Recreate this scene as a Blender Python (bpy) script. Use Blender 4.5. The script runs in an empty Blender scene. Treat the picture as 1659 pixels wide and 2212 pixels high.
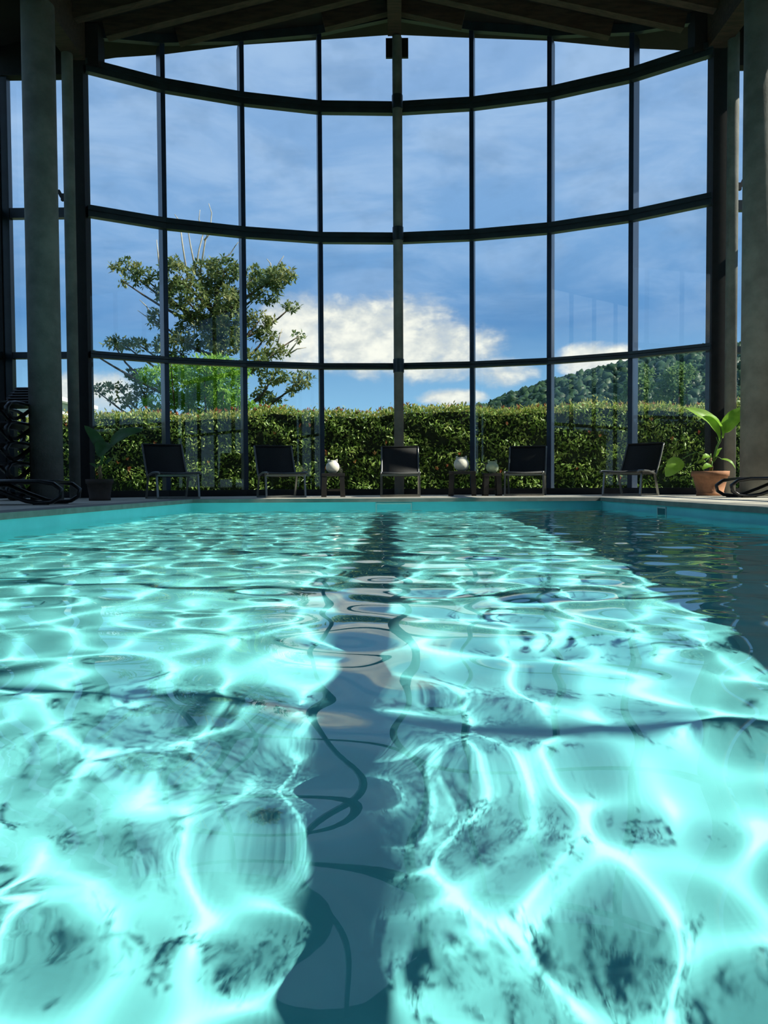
import bpy, math, random
import numpy as np
from mathutils import Vector, Matrix
R = math.radians
rnd = random.Random(7)
rng = np.random.default_rng(11)
sc = bpy.context.scene
C = sc.collection

# ------------------------------------------------------------------ camera
EYE = 0.20                                   # eye height above the deck (deck top is z = 0)
cam_d = bpy.data.cameras.new('camera')
cam_d.sensor_width = 36.0
cam_d.lens = 1700.0 / 2212.0 * 36.0
cam_d.clip_start = 0.02; cam_d.clip_end = 3000
cam = bpy.data.objects.new('camera', cam_d); C.objects.link(cam)
cam.matrix_world = (Matrix.Translation((0, 0, EYE)) @ Matrix.Rotation(R(0.86), 4, 'Z')
                    @ Matrix.Rotation(R(90 - 1.954), 4, 'X') @ Matrix.Rotation(R(-0.32), 4, 'Z'))
sc.camera = cam

# ------------------------------------------------------------------ view + render quality switches
vs = sc.view_settings
vs.view_transform = 'Standard'; vs.look = 'None'; vs.exposure = 0.0; vs.gamma = 1.0; vs.use_curve_mapping = False
cy = sc.cycles
cy.max_bounces = 8; cy.diffuse_bounces = 3; cy.glossy_bounces = 3; cy.transmission_bounces = 5
cy.use_light_tree = False
cy.transparent_max_bounces = 16
cy.caustics_reflective = False; cy.caustics_refractive = True
cy.sample_clamp_indirect = 4.0
cy.blur_glossy = 0.0
cy.use_denoising = True; cy.use_adaptive_sampling = True; cy.adaptive_threshold = 0.06

# ------------------------------------------------------------------ sun
SUN_EL, SUN_AZ = 40.0, 97.0                  # azimuth measured from straight ahead towards the right
sl = bpy.data.lights.new('sun', 'SUN'); sl.energy = 7.8; sl.angle = R(0.53); sl.color = (1.0, 0.93, 0.80)
sl.cycles.is_caustics_light = True
sun = bpy.data.objects.new('sun', sl); C.objects.link(sun)
sd = Vector((math.cos(R(SUN_EL)) * math.sin(R(SUN_AZ)), math.cos(R(SUN_EL)) * math.cos(R(SUN_AZ)), math.sin(R(SUN_EL))))
sun.rotation_euler = sd.to_track_quat('Z', 'Y').to_euler()
sun.location = (60, 5, 40)


# ------------------------------------------------------------------ node helpers
class NT:
    def __init__(s, tree): s.t = tree; s.n = tree.nodes; s.l = tree.links
    def node(s, typ, **kw):
        nd = s.n.new(typ)
        for k, v in kw.items():
            if k.startswith('i_'):
                key = k[2:]; key = int(key) if key.isdigit() else key.replace('_', ' ')
                s.put(nd.inputs[key], v)
            else: setattr(nd, k, v)
        return nd
    def put(s, sock, v):
        if hasattr(v, 'is_output') or isinstance(v, bpy.types.NodeSocket): s.l.new(v, sock)
        else: sock.default_value = v
    def math(s, op, a, b=None, c=None, clamp=False):
        nd = s.n.new('ShaderNodeMath'); nd.operation = op; nd.use_clamp = clamp
        s.put(nd.inputs[0], a)
        if b is not None: s.put(nd.inputs[1], b)
        if c is not None: s.put(nd.inputs[2], c)
        return nd.outputs[0]
    def mix(s, f, a, b):
        nd = s.n.new('ShaderNodeMix'); nd.data_type = 'RGBA'
        s.put(nd.inputs[0], f); s.put(nd.inputs[6], a); s.put(nd.inputs[7], b)
        return nd.outputs[2]
    def noise(s, vec, scale, detail=4, rough=0.5, dist=0.0):
        nd = s.n.new('ShaderNodeTexNoise')
        if vec is not None: s.l.new(vec, nd.inputs['Vector'])
        nd.inputs['Scale'].default_value = scale; nd.inputs['Detail'].default_value = detail
        nd.inputs['Roughness'].default_value = rough; nd.inputs['Distortion'].default_value = dist
        return nd.outputs[0]
    def smooth(s, v, a, b):
        nd = s.n.new('ShaderNodeMapRange'); nd.interpolation_type = 'SMOOTHSTEP'
        s.put(nd.inputs[0], v); nd.inputs[1].default_value = a; nd.inputs[2].default_value = b
        return nd.outputs[0]


def rgb(c): return (c[0], c[1], c[2], 1.0)


# ------------------------------------------------------------------ world: blue sky, thin veil high up, cumulus low over the horizon
w = bpy.data.worlds.new('sky'); sc.world = w; w.use_nodes = True
T = NT(w.node_tree); T.n.clear()
tc = T.node('ShaderNodeTexCoord'); d = tc.outputs['Generated']
sx = T.node('ShaderNodeSeparateXYZ', i_0=d)
az = T.math('ARCTAN2', sx.outputs[0], sx.outputs[1])            # 0 ahead, + to the right
el = T.math('ARCSINE', sx.outputs[2])
uv = T.node('ShaderNodeCombineXYZ', i_0=az, i_1=T.math('MULTIPLY', el, 1.6), i_2=0.0).outputs[0]
elc = T.math('MAXIMUM', el, 0.0)
ramp = T.node('ShaderNodeValToRGB', i_0=T.math('DIVIDE', elc, 1.57))
cr = ramp.color_ramp
stops = [(0.0, (0.50, 0.76, 0.92)), (0.06, (0.29, 0.58, 0.88)), (0.125, (0.12, 0.31, 0.64)), (0.19, (0.22, 0.43, 0.78)),
         (0.34, (0.31, 0.49, 0.82)), (1.0, (0.22, 0.40, 0.72))]
while len(cr.elements) < len(stops): cr.elements.new(0.5)
for e, (p, c) in zip(cr.elements, stops): e.position = p; e.color = rgb(c)
sky = ramp.outputs[0]
# thin veil
veil_v = T.node('ShaderNodeMapping', i_0=uv); veil_v.inputs['Scale'].default_value = (1.0, 2.1, 1.0)
veil_v.inputs['Rotation'].default_value = (0, 0, 0.12)
vn = T.noise(veil_v.outputs[0], 5.0, 5, 0.6, 0.5)
veil = T.math('MULTIPLY', T.smooth(vn, 0.36, 0.68), T.math('MULTIPLY', T.smooth(el, 0.10, 0.36), 0.75))
sky = T.mix(veil, sky, rgb((0.44, 0.62, 0.92)))
vn2 = T.noise(uv, 9.0, 4, 0.6, 0.0)
sky = T.mix(T.math('MULTIPLY', T.smooth(vn2, 0.45, 0.7), T.math('MULTIPLY', T.smooth(el, 0.10, 0.3), 0.34)), sky, rgb((0.15, 0.28, 0.50)))
# cumulus: soft blobs spread round the horizon, broken up by noise
cn = T.noise(uv, 7.5, 6, 0.62, 0.35)
cn2 = T.noise(uv, 26.0, 4, 0.6, 0.0)
cw = T.math('ADD', T.math('MULTIPLY', T.math('SUBTRACT', cn, 0.5), 3.0), T.math('MULTIPLY', T.math('SUBTRACT', cn2, 0.5), 1.1))
blobs = [(-0.03, 0.185, 0.13, 0.050), (-0.12, 0.185, 0.050, 0.050), (0.050, 0.168, 0.085, 0.040), (0.135, 0.138, 0.045, 0.022), (0.245, 0.150, 0.05, 0.022),
         (-0.37, 0.105, 0.06, 0.030), (0.075, 0.110, 0.045, 0.012), (0.62, 0.2, 0.16, 0.05), (-0.8, 0.18, 0.15, 0.05), (1.2, 0.22, 0.2, 0.06),
         (-1.5, 0.2, 0.2, 0.06), (2.1, 0.2, 0.2, 0.05), (-2.4, 0.2, 0.22, 0.06)]
dens = None
for (u0, v0, a, b) in blobs:
    q = T.math('ADD', T.math('POWER', T.math('DIVIDE', T.math('SUBTRACT', az, u0), a), 2.0),
               T.math('POWER', T.math('DIVIDE', T.math('SUBTRACT', el, v0), b), 2.0))
    f = T.math('SUBTRACT', 1.0, q)
    f = T.math('MAXIMUM', f, -6.0)
    dens = f if dens is None else T.math('SMOOTH_MAX', dens, f, 0.5)
dens = T.math('ADD', dens, cw)
cover = T.smooth(dens, -0.25, 0.75)
shade = T.smooth(T.math('ADD', dens, T.math('MULTIPLY', T.math('SUBTRACT', cn2, 0.5), 3.0)), 0.1, 1.6)
ccol = T.mix(shade, rgb((0.76, 0.78, 0.79)), rgb((1.15, 1.10, 1.0)))
sky = T.mix(T.math('MULTIPLY', cover, 0.97), sky, ccol)
bg = T.node('ShaderNodeBackground', i_Color=sky); bg.inputs['Strength'].default_value = 1.0
out = T.node('ShaderNodeOutputWorld'); T.l.new(bg.outputs[0], out.inputs[0])
w.cycles.sampling_method = 'MANUAL'; w.cycles.sample_map_resolution = 512


# ------------------------------------------------------------------ materials
def mat(name): 
    m = bpy.data.materials.new(name); m.use_nodes = True; m.node_tree.nodes.clear()
    return m, NT(m.node_tree)


def surf(m, T, shader):
    o = T.node('ShaderNodeOutputMaterial'); T.l.new(shader, o.inputs[0]); return m


def plain(name, col, rough=0.6, metal=0.0, var=0.15, scale=8.0, bump=0.0, spec=0.5, stretch=None, bscale=None):
    m, T = mat(name)
    p = T.node('ShaderNodeBsdfPrincipled')
    co = T.node('ShaderNodeTexCoord').outputs['Object']
    if stretch:
        mp = T.node('ShaderNodeMapping', i_0=co); mp.inputs['Scale'].default_value = stretch; co = mp.outputs[0]
    n = T.noise(co, scale, 5, 0.6)
    a = tuple(max(0, c * (1 - var)) for c in col); b = tuple(min(1, c * (1 + var)) for c in col)
    T.l.new(T.mix(T.smooth(n, 0.3, 0.7), rgb(a), rgb(b)), p.inputs['Base Color'])
    p.inputs['Roughness'].default_value = rough; p.inputs['Metallic'].default_value = metal
    p.inputs['Specular IOR Level'].default_value = spec
    if bump:
        bn = T.node('ShaderNodeBump'); bn.inputs['Strength'].default_value = bump; bn.inputs['Distance'].default_value = 0.01
        T.l.new(T.noise(co, bscale or scale * 6, 4, 0.6), bn.inputs['Height']); T.l.new(bn.outputs[0], p.inputs['Normal'])
    return surf(m, T, p.outputs[0])


def leafmat(name, cols, trans=0.35, scale=6.0, gloss=0.25):
    m, T = mat(name)
    co = T.node('ShaderNodeTexCoord').outputs['Object']
    n = T.noise(co, scale, 3, 0.7)
    r = T.node('ShaderNodeValToRGB', i_0=T.smooth(n, 0.3, 0.72)); e = r.color_ramp
    while len(e.elements) < len(cols): e.elements.new(0.5)
    for i, (el_, c) in enumerate(zip(e.elements, cols)): el_.position = i / (len(cols) - 1); el_.color = rgb(c)
    p = T.node('ShaderNodeBsdfPrincipled'); T.l.new(r.outputs[0], p.inputs['Base Color'])
    p.inputs['Roughness'].default_value = 0.45; p.inputs['Specular IOR Level'].default_value = gloss
    t = T.node('ShaderNodeBsdfTranslucent'); T.l.new(r.outputs[0], t.inputs[0])
    x = T.node('ShaderNodeMixShader', i_0=trans); T.l.new(p.outputs[0], x.inputs[1]); T.l.new(t.outputs[0], x.inputs[2])
    return surf(m, T, x.outputs[0])


M = {}
M['deck'] = plain('deck_concrete', (0.55, 0.51, 0.43), 0.8, var=0.12, scale=3.0, bump=0.15)
M['coping'] = plain('coping_stone', (0.22, 0.22, 0.20), 0.75, var=0.15, scale=5.0, bump=0.2)
M['pool'] = plain('pool_plaster', (0.235, 0.76, 0.81), 0.7, var=0.05, scale=2.5, spec=0.2)
M['frame'] = plain('window_frame_metal', (0.018, 0.030, 0.038), 0.35, 0.0, var=0.2, scale=4.0)
M['fin'] = plain('blue_grey_mullion_metal', (0.018, 0.034, 0.072), 0.4, 0.2, var=0.15, scale=4.0)
M['black'] = plain('black_steel', (0.008, 0.009, 0.011), 0.5, var=0.2)
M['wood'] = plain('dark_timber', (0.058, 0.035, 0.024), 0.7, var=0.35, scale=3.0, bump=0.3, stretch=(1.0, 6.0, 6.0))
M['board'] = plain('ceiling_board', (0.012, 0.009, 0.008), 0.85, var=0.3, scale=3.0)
M['conc'] = plain('column_concrete', (0.185, 0.185, 0.17), 0.8, var=0.25, scale=2.2, bump=0.35, bscale=30)
M['wall'] = plain('dark_wall', (0.010, 0.010, 0.011), 0.8, var=0.2)
M['alu'] = plain('brushed_aluminium', (0.22, 0.22, 0.21), 0.35, 0.8, var=0.1, scale=20)
M['sling'] = plain('dark_sling_fabric', (0.012, 0.012, 0.013), 0.7, var=0.3, scale=60, bump=0.4, bscale=300)
M['seatsling'] = plain('grey_sling_fabric', (0.05, 0.05, 0.048), 0.7, var=0.3, scale=60, bump=0.4, bscale=300)
M['darkwood'] = plain('dark_table_wood', (0.016, 0.014, 0.013), 0.5, var=0.3, scale=6)
M['resin'] = plain('black_resin', (0.008, 0.008, 0.009), 0.3, var=0.2)
M['resing'] = plain('grey_resin', (0.10, 0.11, 0.11), 0.35, var=0.2)
M['ceramic'] = plain('white_ceramic', (0.80, 0.78, 0.68), 0.6, var=0.08, scale=14, bump=0.2)
M['ceramicg'] = plain('green_white_ceramic', (0.46, 0.56, 0.36), 0.6, var=0.08, scale=14, bump=0.2)
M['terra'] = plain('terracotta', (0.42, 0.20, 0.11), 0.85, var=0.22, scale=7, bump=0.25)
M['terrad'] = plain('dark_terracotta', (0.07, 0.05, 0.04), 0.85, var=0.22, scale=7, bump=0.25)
M['soil'] = plain('soil', (0.03, 0.02, 0.014), 0.95, var=0.4, scale=30, bump=0.6)
M['stem'] = plain('plant_stem', (0.30, 0.20, 0.09), 0.7, var=0.3, scale=20)
M['stalk'] = plain('leaf_stalk', (0.12, 0.24, 0.05), 0.6, var=0.2, scale=20)
M['plastic'] = plain('skimmer_plastic', (0.62, 0.72, 0.70), 0.4, var=0.05)
M['hole'] = plain('skimmer_mouth', (0.02, 0.16, 0.18), 0.7, var=0.1)
M['white'] = plain('white_render', (0.75, 0.75, 0.72), 0.8, var=0.06, scale=2)
M['winpane'] = plain('far_window', (0.08, 0.10, 0.12), 0.15, var=0.1)
M['grass'] = plain('lawn', (0.055, 0.10, 0.025), 0.9, var=0.4, scale=1.5, bump=0.4)
M['bark'] = plain('bark', (0.10, 0.075, 0.05), 0.9, var=0.3, scale=9, bump=0.5)
M['pale'] = plain('bare_twig', (0.50, 0.44, 0.34), 0.8, var=0.2, scale=9)
M['hcore'] = plain('hedge_shade', (0.010, 0.022, 0.008), 0.9, var=0.3, scale=5)  # near-black core colour stands in for the shade between the leaves
M['hill'] = plain('hill_ground', (0.03, 0.05, 0.02), 0.95, var=0.3, scale=0.3)
M['forest'] = leafmat('forest_crowns', [(0.015, 0.036, 0.020), (0.028, 0.060, 0.030), (0.05, 0.095, 0.042)], 0.0, 0.5, 0.1)
M['hedge'] = leafmat('hedge_leaf', [(0.13, 0.24, 0.04), (0.27, 0.42, 0.085), (0.48, 0.57, 0.16)], 0.35, 5.0, 0.6)
M['hedget'] = leafmat('hedge_top_leaf', [(0.24, 0.32, 0.06), (0.39, 0.43, 0.10), (0.50, 0.41, 0.14)], 0.4, 4.0, 0.4)
M['red'] = leafmat('red_shoot', [(0.34, 0.09, 0.045), (0.45, 0.16, 0.07), (0.40, 0.22, 0.09)], 0.4, 4.0, 0.4)
M['tree'] = leafmat('tree_leaf', [(0.08, 0.14, 0.045), (0.17, 0.23, 0.075), (0.36, 0.36, 0.14)], 0.35, 1.6, 0.3)
M['bush'] = leafmat('bright_bush_leaf', [(0.15, 0.33, 0.04), (0.27, 0.50, 0.07), (0.42, 0.62, 0.13)], 0.5, 2.0, 0.3)
M['midtree'] = leafmat('mid_tree_leaf', [(0.08, 0.16, 0.05), (0.16, 0.27, 0.09), (0.27, 0.38, 0.13)], 0.35, 0.8, 0.3)
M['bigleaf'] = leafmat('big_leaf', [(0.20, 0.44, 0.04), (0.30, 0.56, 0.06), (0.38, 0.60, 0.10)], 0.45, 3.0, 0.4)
M['bigleafd'] = leafmat('big_leaf_shade', [(0.05, 0.12, 0.04), (0.07, 0.15, 0.05), (0.09, 0.17, 0.06)], 0.25, 3.0, 0.4)  # darker copy of the big leaf, shade put into its colour

# window glass: thin sheet that reflects by Fresnel and lets light straight through
m, T = mat('window_glass')
tr = T.node('ShaderNodeBsdfTransparent'); tr.inputs[0].default_value = (0.95, 0.98, 0.97, 1)
gl = T.node('ShaderNodeBsdfGlossy'); gl.inputs['Roughness'].default_value = 0.0; gl.inputs[0].default_value = (1, 1, 1, 1)
fr = T.node('ShaderNodeFresnel')
T.l.new(T.math('SUBTRACT', 1.38, T.math('MULTIPLY', T.node('ShaderNodeNewGeometry').outputs['Backfacing'], 1.38 - 1 / 1.38)), fr.inputs[0])   # same reflectance from both faces
x = T.node('ShaderNodeMixShader', i_0=fr.outputs[0]); T.l.new(tr.outputs[0], x.inputs[1]); T.l.new(gl.outputs[0], x.inputs[2])
M['glass'] = surf(m, T, x.outputs[0])
# water
m, T = mat('pool_water')
g = T.node('ShaderNodeBsdfGlass'); g.inputs['Roughness'].default_value = 0.0; g.inputs['IOR'].default_value = 1.333
g.inputs[0].default_value = (0.94, 0.995, 0.99, 1)
M['water'] = surf(m, T, g.outputs[0])


# ------------------------------------------------------------------ mesh helpers
class MB:
    def __init__(s): s.v = []; s.f = []
    def add(s, vs_, fs):
        o = len(s.v); s.v += [tuple(v) for v in vs_]; s.f += [tuple(i + o for i in f) for f in fs]; return s
    def box(s, x0, x1, y0, y1, z0, z1):
        return s.add([(x0, y0, z0), (x1, y0, z0), (x1, y1, z0), (x0, y1, z0), (x0, y0, z1), (x1, y0, z1), (x1, y1, z1), (x0, y1, z1)],
                     [(3, 2, 1, 0), (4, 5, 6, 7), (0, 1, 5, 4), (1, 2, 6, 5), (2, 3, 7, 6), (3, 0, 4, 7)])
    def prism(s, prof, p0, p1, up=(0, 0, 1)):
        """extrude profile [(a,b)] (a sideways, b up) from p0 to p1"""
        p0 = Vector(p0); p1 = Vector(p1); t = (p1 - p0).normalized(); up = Vector(up)
        sd_ = t.cross(up).normalized(); u = sd_.cross(t)
        n = len(prof)
        vs_ = [p0 + sd_ * a + u * b for a, b in prof] + [p1 + sd_ * a + u * b for a, b in prof]
        fs = [(i, (i + 1) % n, n + (i + 1) % n, n + i) for i in range(n)] + [tuple(range(n))[::-1], tuple(range(n, 2 * n))]
        return s.add(vs_, fs)
    def bar(s, p0, p1, w_, h_, up=(0, 0, 1)):
        return s.prism([(-w_ / 2, -h_ / 2), (w_ / 2, -h_ / 2), (w_ / 2, h_ / 2), (-w_ / 2, h_ / 2)], p0, p1, up)
    def lathe(s, prof, n=24, c=(0, 0, 0)):
        o = len(s.v); k = len(prof)
        for i in range(n):
            a = 2 * math.pi * i / n
            for r_, z in prof: s.v.append((c[0] + r_ * math.cos(a), c[1] + r_ * math.sin(a), c[2] + z))
        for i in range(n):
            j = (i + 1) % n
            for q in range(k - 1): s.f.append((o + i * k + q, o + j * k + q, o + j * k + q + 1, o + i * k + q + 1))
        if prof[0][0] > 1e-6: s.f.append(tuple(o + i * k for i in range(n))[::-1])
        if prof[-1][0] > 1e-6: s.f.append(tuple(o + i * k + k - 1 for i in range(n)))
        return s
    def tube(s, pts, rad, n=8, flat=None, closed=False):
        """swept tube; rad scalar or list; flat=(sx,sy) scales the section"""
        pts = [Vector(p) for p in pts]; k = len(pts)
        rads = rad if isinstance(rad, (list, tuple)) else [rad] * k
        o = len(s.v); prev = None
        fx, fy = flat or (1, 1)
        for i, p in enumerate(pts):
            if closed: t = pts[(i + 1) % k] - pts[i - 1]
            else: t = pts[min(i + 1, k - 1)] - pts[max(i - 1, 0)]
            t.normalize()
            if prev is None:
                a = Vector((0, 0, 1)) if abs(t.z) < 0.9 else Vector((0, 1, 0))
                nx = t.cross(a).normalized()
            else: nx = (prev - t * prev.dot(t)).normalized()
            prev = nx; ny = t.cross(nx)
            for q in range(n):
                an = 2 * math.pi * q / n
                s.v.append(tuple(p + (nx * math.cos(an) * fx + ny * math.sin(an) * fy) * rads[i]))
        for i in range(k if closed else k - 1):
            j = (i + 1) % k
            for q in range(n): s.f.append((o + i * n + q, o + i * n + (q + 1) % n, o + j * n + (q + 1) % n, o + j * n + q))
        if not closed:
            s.f.append(tuple(o + q for q in range(n))[::-1]); s.f.append(tuple(o + (k - 1) * n + q for q in range(n)))
        return s
    def build(s, name, material, parent=None, smooth=False, bevel=0.0):
        me = bpy.data.meshes.new(name); me.from_pydata(s.v, [], s.f); me.update()
        me.materials.append(M[material] if isinstance(material, str) else material)
        if smooth: me.shade_smooth()
        ob = bpy.data.objects.new(name, me); C.objects.link(ob)
        if parent is not None: ob.parent = parent
        if bevel:
            b = ob.modifiers.new('bevel', 'BEVEL'); b.width = bevel; b.segments = 2; b.limit_method = 'ANGLE'
        return ob


def npmesh(name, V, F, material, parent=None, smooth=False):
    me = bpy.data.meshes.new(name)
    V = np.asarray(V, dtype=np.float32); F = np.asarray(F, dtype=np.int32)
    k = F.shape[1]
    me.vertices.add(len(V)); me.vertices.foreach_set('co', V.ravel())
    me.loops.add(F.size); me.loops.foreach_set('vertex_index', F.ravel())
    me.polygons.add(len(F)); me.polygons.foreach_set('loop_start', np.arange(0, F.size, k, dtype=np.int32))
    if smooth: me.polygons.foreach_set('use_smooth', np.ones(len(F), dtype=bool))
    me.update(calc_edges=True); me.materials.append(M[material])
    ob = bpy.data.objects.new(name, me); C.objects.link(ob)
    if parent is not None: ob.parent = parent
    return ob


def empty(name, loc=(0, 0, 0), rz=0.0):
    o = bpy.data.objects.new(name, None); C.objects.link(o); o.location = loc; o.rotation_euler = (0, 0, rz)
    o.empty_display_size = 0.2
    return o


def tag(o, label=None, cat=None, group=None, kind=None):
    if label: o['label'] = label
    if cat: o['category'] = cat
    if group: o['group'] = group
    if kind: o['kind'] = kind
    return o


def copy_tree(o, parent=None):
    c = o.copy(); C.objects.link(c); c.parent = parent
    for ch in list(o.children): copy_tree(ch, c)
    return c


def leaves(cen, dirs, nrm, length, width, fold=0.18):
    """folded diamond leaves: arrays (n,3), (n,3), (n,3), (n,), (n,)"""
    d_ = dirs / np.linalg.norm(dirs, axis=1, keepdims=True)
    s_ = np.cross(d_, nrm); s_ /= np.linalg.norm(s_, axis=1, keepdims=True) + 1e-9
    u = np.cross(s_, d_)
    L = length[:, None]; W = width[:, None]
    a = cen - d_ * L * 0.5; b = cen + s_ * W * 0.5 + u * W * fold; c_ = cen + d_ * L * 0.5; e = cen - s_ * W * 0.5 + u * W * fold
    V = np.stack([a, b, c_, e], 1).reshape(-1, 3)
    i = np.arange(len(cen))[:, None] * 4
    F = np.concatenate([i + np.array([0, 1, 2]), i + np.array([0, 2, 3])], 1).reshape(-1, 3)
    return V, F


def unit(n):
    v = rng.normal(size=(n, 3)); return v / np.linalg.norm(v, axis=1, keepdims=True)


# ------------------------------------------------------------------ ground, deck, pool
POOL_L, POOL_R, POOL_N, POOL_F, POOL_D = -3.05, 3.05, -2.2, 11.7, -1.62
WATER = -0.15
gm = MB(); gm.box(-260, 260, -200, -7.0, -0.35, -0.06); gm.box(-260, 260, 17.2, 300, -0.35, -0.06)
gm.box(-260, -7.7, -7.0, 17.2, -0.35, -0.06); gm.box(7.7, 260, -7.0, 17.2, -0.35, -0.06)
tag(gm.build('ground', 'grass'), 'flat green lawn outside around the pool hall', 'lawn', kind='structure')
dm = MB(); CO = 0.32
dm.box(-7.7, POOL_L - CO, -7.0, 17.2, -0.3, 0.0); dm.box(POOL_R + CO, 7.7, -7.0, 17.2, -0.3, 0.0)
dm.box(POOL_L - CO, POOL_R + CO, POOL_F + CO, 17.2, -0.3, 0.0); dm.box(POOL_L - CO, POOL_R + CO, -7.0, POOL_N - CO, -0.3, 0.0)
tag(dm.build('floor', 'deck'), 'pale concrete pool deck running all around the basin', 'floor', kind='structure')
cm = MB(); e = 0.03
cm.box(POOL_L - CO, POOL_L + e, POOL_N - CO, POOL_F + CO, -0.05, 0.004); cm.box(POOL_R - e, POOL_R + CO, POOL_N - CO, POOL_F + CO, -0.05, 0.004)
cm.box(POOL_L + e, POOL_R - e, POOL_F - e, POOL_F + CO, -0.05, 0.004); cm.box(POOL_L + e, POOL_R - e, POOL_N - CO, POOL_N + e, -0.05, 0.004)
tag(cm.build('trim_1', 'coping'), 'dark stone coping rim along the pool edge', 'coping', kind='structure')
pool = empty('pool_basin', (0, 5, POOL_D)); tag(pool, 'turquoise plastered swimming pool basin below the rippling water', 'pool', kind='structure')
off = Vector((0, -5, -POOL_D))


def pbox(name, material, *b):
    mb = MB(); mb.box(*b); mb.v = [tuple(Vector(v) + off) for v in mb.v]
    o = mb.build(name, material, pool); o.cycles.is_caustics_receiver = True; return o


pbox('basin_floor', 'pool', POOL_L - .3, POOL_R + .3, POOL_N - .3, POOL_F + .3, POOL_D - .2, POOL_D)
pbox('basin_wall', 'pool', POOL_L - .3, POOL_L, POOL_N - .3, POOL_F + .3, POOL_D, -0.05)
pbox('basin_wall', 'pool', POOL_R, POOL_R + .3, POOL_N - .3, POOL_F + .3, POOL_D, -0.05)
pbox('basin_wall', 'pool', POOL_L, POOL_R, POOL_F, POOL_F + .3, POOL_D, -0.05)
pbox('basin_wall', 'pool', POOL_L, POOL_R, POOL_N - .3, POOL_N, POOL_D, -0.05)
# water sheet with real waves
NX, NY = 400, 800
X0, X1, Y0, Y1 = POOL_L - .004, POOL_R + .004, POOL_N - .004, POOL_F + .004
xs = np.concatenate([np.linspace(X0, X1, NX - 6), X1 + np.array([.02, .2, .5, .9, 1.3, 1.7])])   # hidden extra sheet under the right-hand rim, added for the caustic solve
t_ = np.linspace(0, 1, NY); ys = Y0 + (Y1 - Y0) * (0.62 * t_ + 0.38 * t_ ** 2.2)
GX, GY = np.meshgrid(xs, ys)
H = np.zeros_like(GX)
wr = np.random.default_rng(8)
for i in range(70):
    lam = math.exp(wr.uniform(math.log(0.2), math.log(0.42)))
    k = 2 * math.pi / lam; th = wr.uniform(0, 2 * math.pi); ph = wr.uniform(0, 2 * math.pi)
    sl_ = 0.0061 * (lam / 0.4) ** 0.15
    H += (sl_ / k) * np.sin(k * (GX * math.cos(th) + GY * math.sin(th)) + ph + 0.6 * np.sin(1.1 * GX + 0.7 * GY + i))
for (cx, cy_, lam, amp, rad) in [(-0.42, 0.72, 0.06, 0.0005, 0.16), (-0.30, 0.62, 0.05, 0.0004, 0.10), (0.95, 2.2, 0.11, 0.0008, 0.4), (-0.55, 0.95, 0.06, 0.0004, 0.15)]:
    rr = np.sqrt((GX - cx) ** 2 + (GY - cy_) ** 2)
    H += amp * np.cos(2 * math.pi * rr / lam) * np.exp(-(rr / rad) ** 2)
H *= np.clip(1 - (GX - POOL_R - .05) / .3, 0, 1) ** 2
V = np.stack([GX, GY, WATER + H], -1).reshape(-1, 3)
ii = (np.arange(NY - 1)[:, None] * NX + np.arange(NX - 1)[None, :]).ravel()
F = np.stack([ii, ii + 1, ii + 1 + NX, ii + NX], 1)
wat = npmesh('water', V, F, 'water', smooth=True)
tag(wat, 'rippling clear turquoise water filling the swimming pool', 'water', kind='structure')
wat.cycles.is_caustics_caster = True


def skimmer(loc, rz, w_, h_, label):
    r = empty('pool_skimmer', loc, rz); tag(r, label, 'skimmer')
    f = MB(); b = 0.018
    f.box(-w_ / 2, w_ / 2, -.012, 0, h_ / 2 - b, h_ / 2); f.box(-w_ / 2, w_ / 2, -.012, 0, -h_ / 2, -h_ / 2 + b)
    f.box(-w_ / 2, -w_ / 2 + b, -.012, 0, -h_ / 2 + b, h_ / 2 - b); f.box(w_ / 2 - b, w_ / 2, -.012, 0, -h_ / 2 + b, h_ / 2 - b)
    f.build('frame', 'plastic', r)
    f = MB(); f.box(-w_ / 2 + b, w_ / 2 - b, -.006, 0, -h_ / 2 + b, h_ / 2 - b); f.build('flap', 'pool' if w_ > .4 else 'hole', r)
    return r


skimmer((-0.03, POOL_F, -0.125), 0, 0.54, 0.12, 'wide pale skimmer opening in the far pool wall')
skimmer((POOL_R, 9.05, -0.13), R(-90), 0.30, 0.13, 'small square skimmer opening in the right pool wall')

# ------------------------------------------------------------------ bow window
BOW = [(-5.50, 14.17), (-4.32, 14.90), (-2.94, 15.45), (-1.47, 15.84), (0.02, 15.92), (1.53, 15.77), (2.99, 15.40), (4.37, 14.75), (5.54, 13.90)]
TR = [2.57, 5.10, 7.64]                       # transom centre heights
TH = [0.115, 0.20, 0.225]
roofz = lambda X: 9.60 - 0.23 * abs(X)
HEAD = [roofz(p[0]) - 0.12 for p in BOW]
win = empty('window_1', (0, 15, 0)); tag(win, 'tall curved glass wall with dark grid of mullions and transoms', 'window', kind='structure')
WO = Vector((0, -15, 0))


def loc(mb, o): mb.v = [tuple(Vector(v) + o) for v in mb.v]; return mb


def lerp(a, b, t): return a + (b - a) * t


def pane_quad(mb, a, b, za0, za1, zb0, zb1, th=0.012):
    ax, ay = a; bx, by = b; nx, ny = by - ay, -(bx - ax); l = math.hypot(nx, ny); nx *= th / 2 / l; ny *= th / 2 / l
    P = [(ax + nx, ay + ny, za0), (bx + nx, by + ny, zb0), (bx + nx, by + ny, zb1), (ax + nx, ay + ny, za1),
         (ax - nx, ay - ny, za0), (bx - nx, by - ny, zb0), (bx - nx, by - ny, zb1), (ax - nx, ay - ny, za1)]
    return mb.add(P, [(0, 1, 2, 3), (7, 6, 5, 4), (0, 4, 5, 1), (1, 5, 6, 2), (2, 6, 7, 3), (3, 7, 4, 0)])


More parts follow.
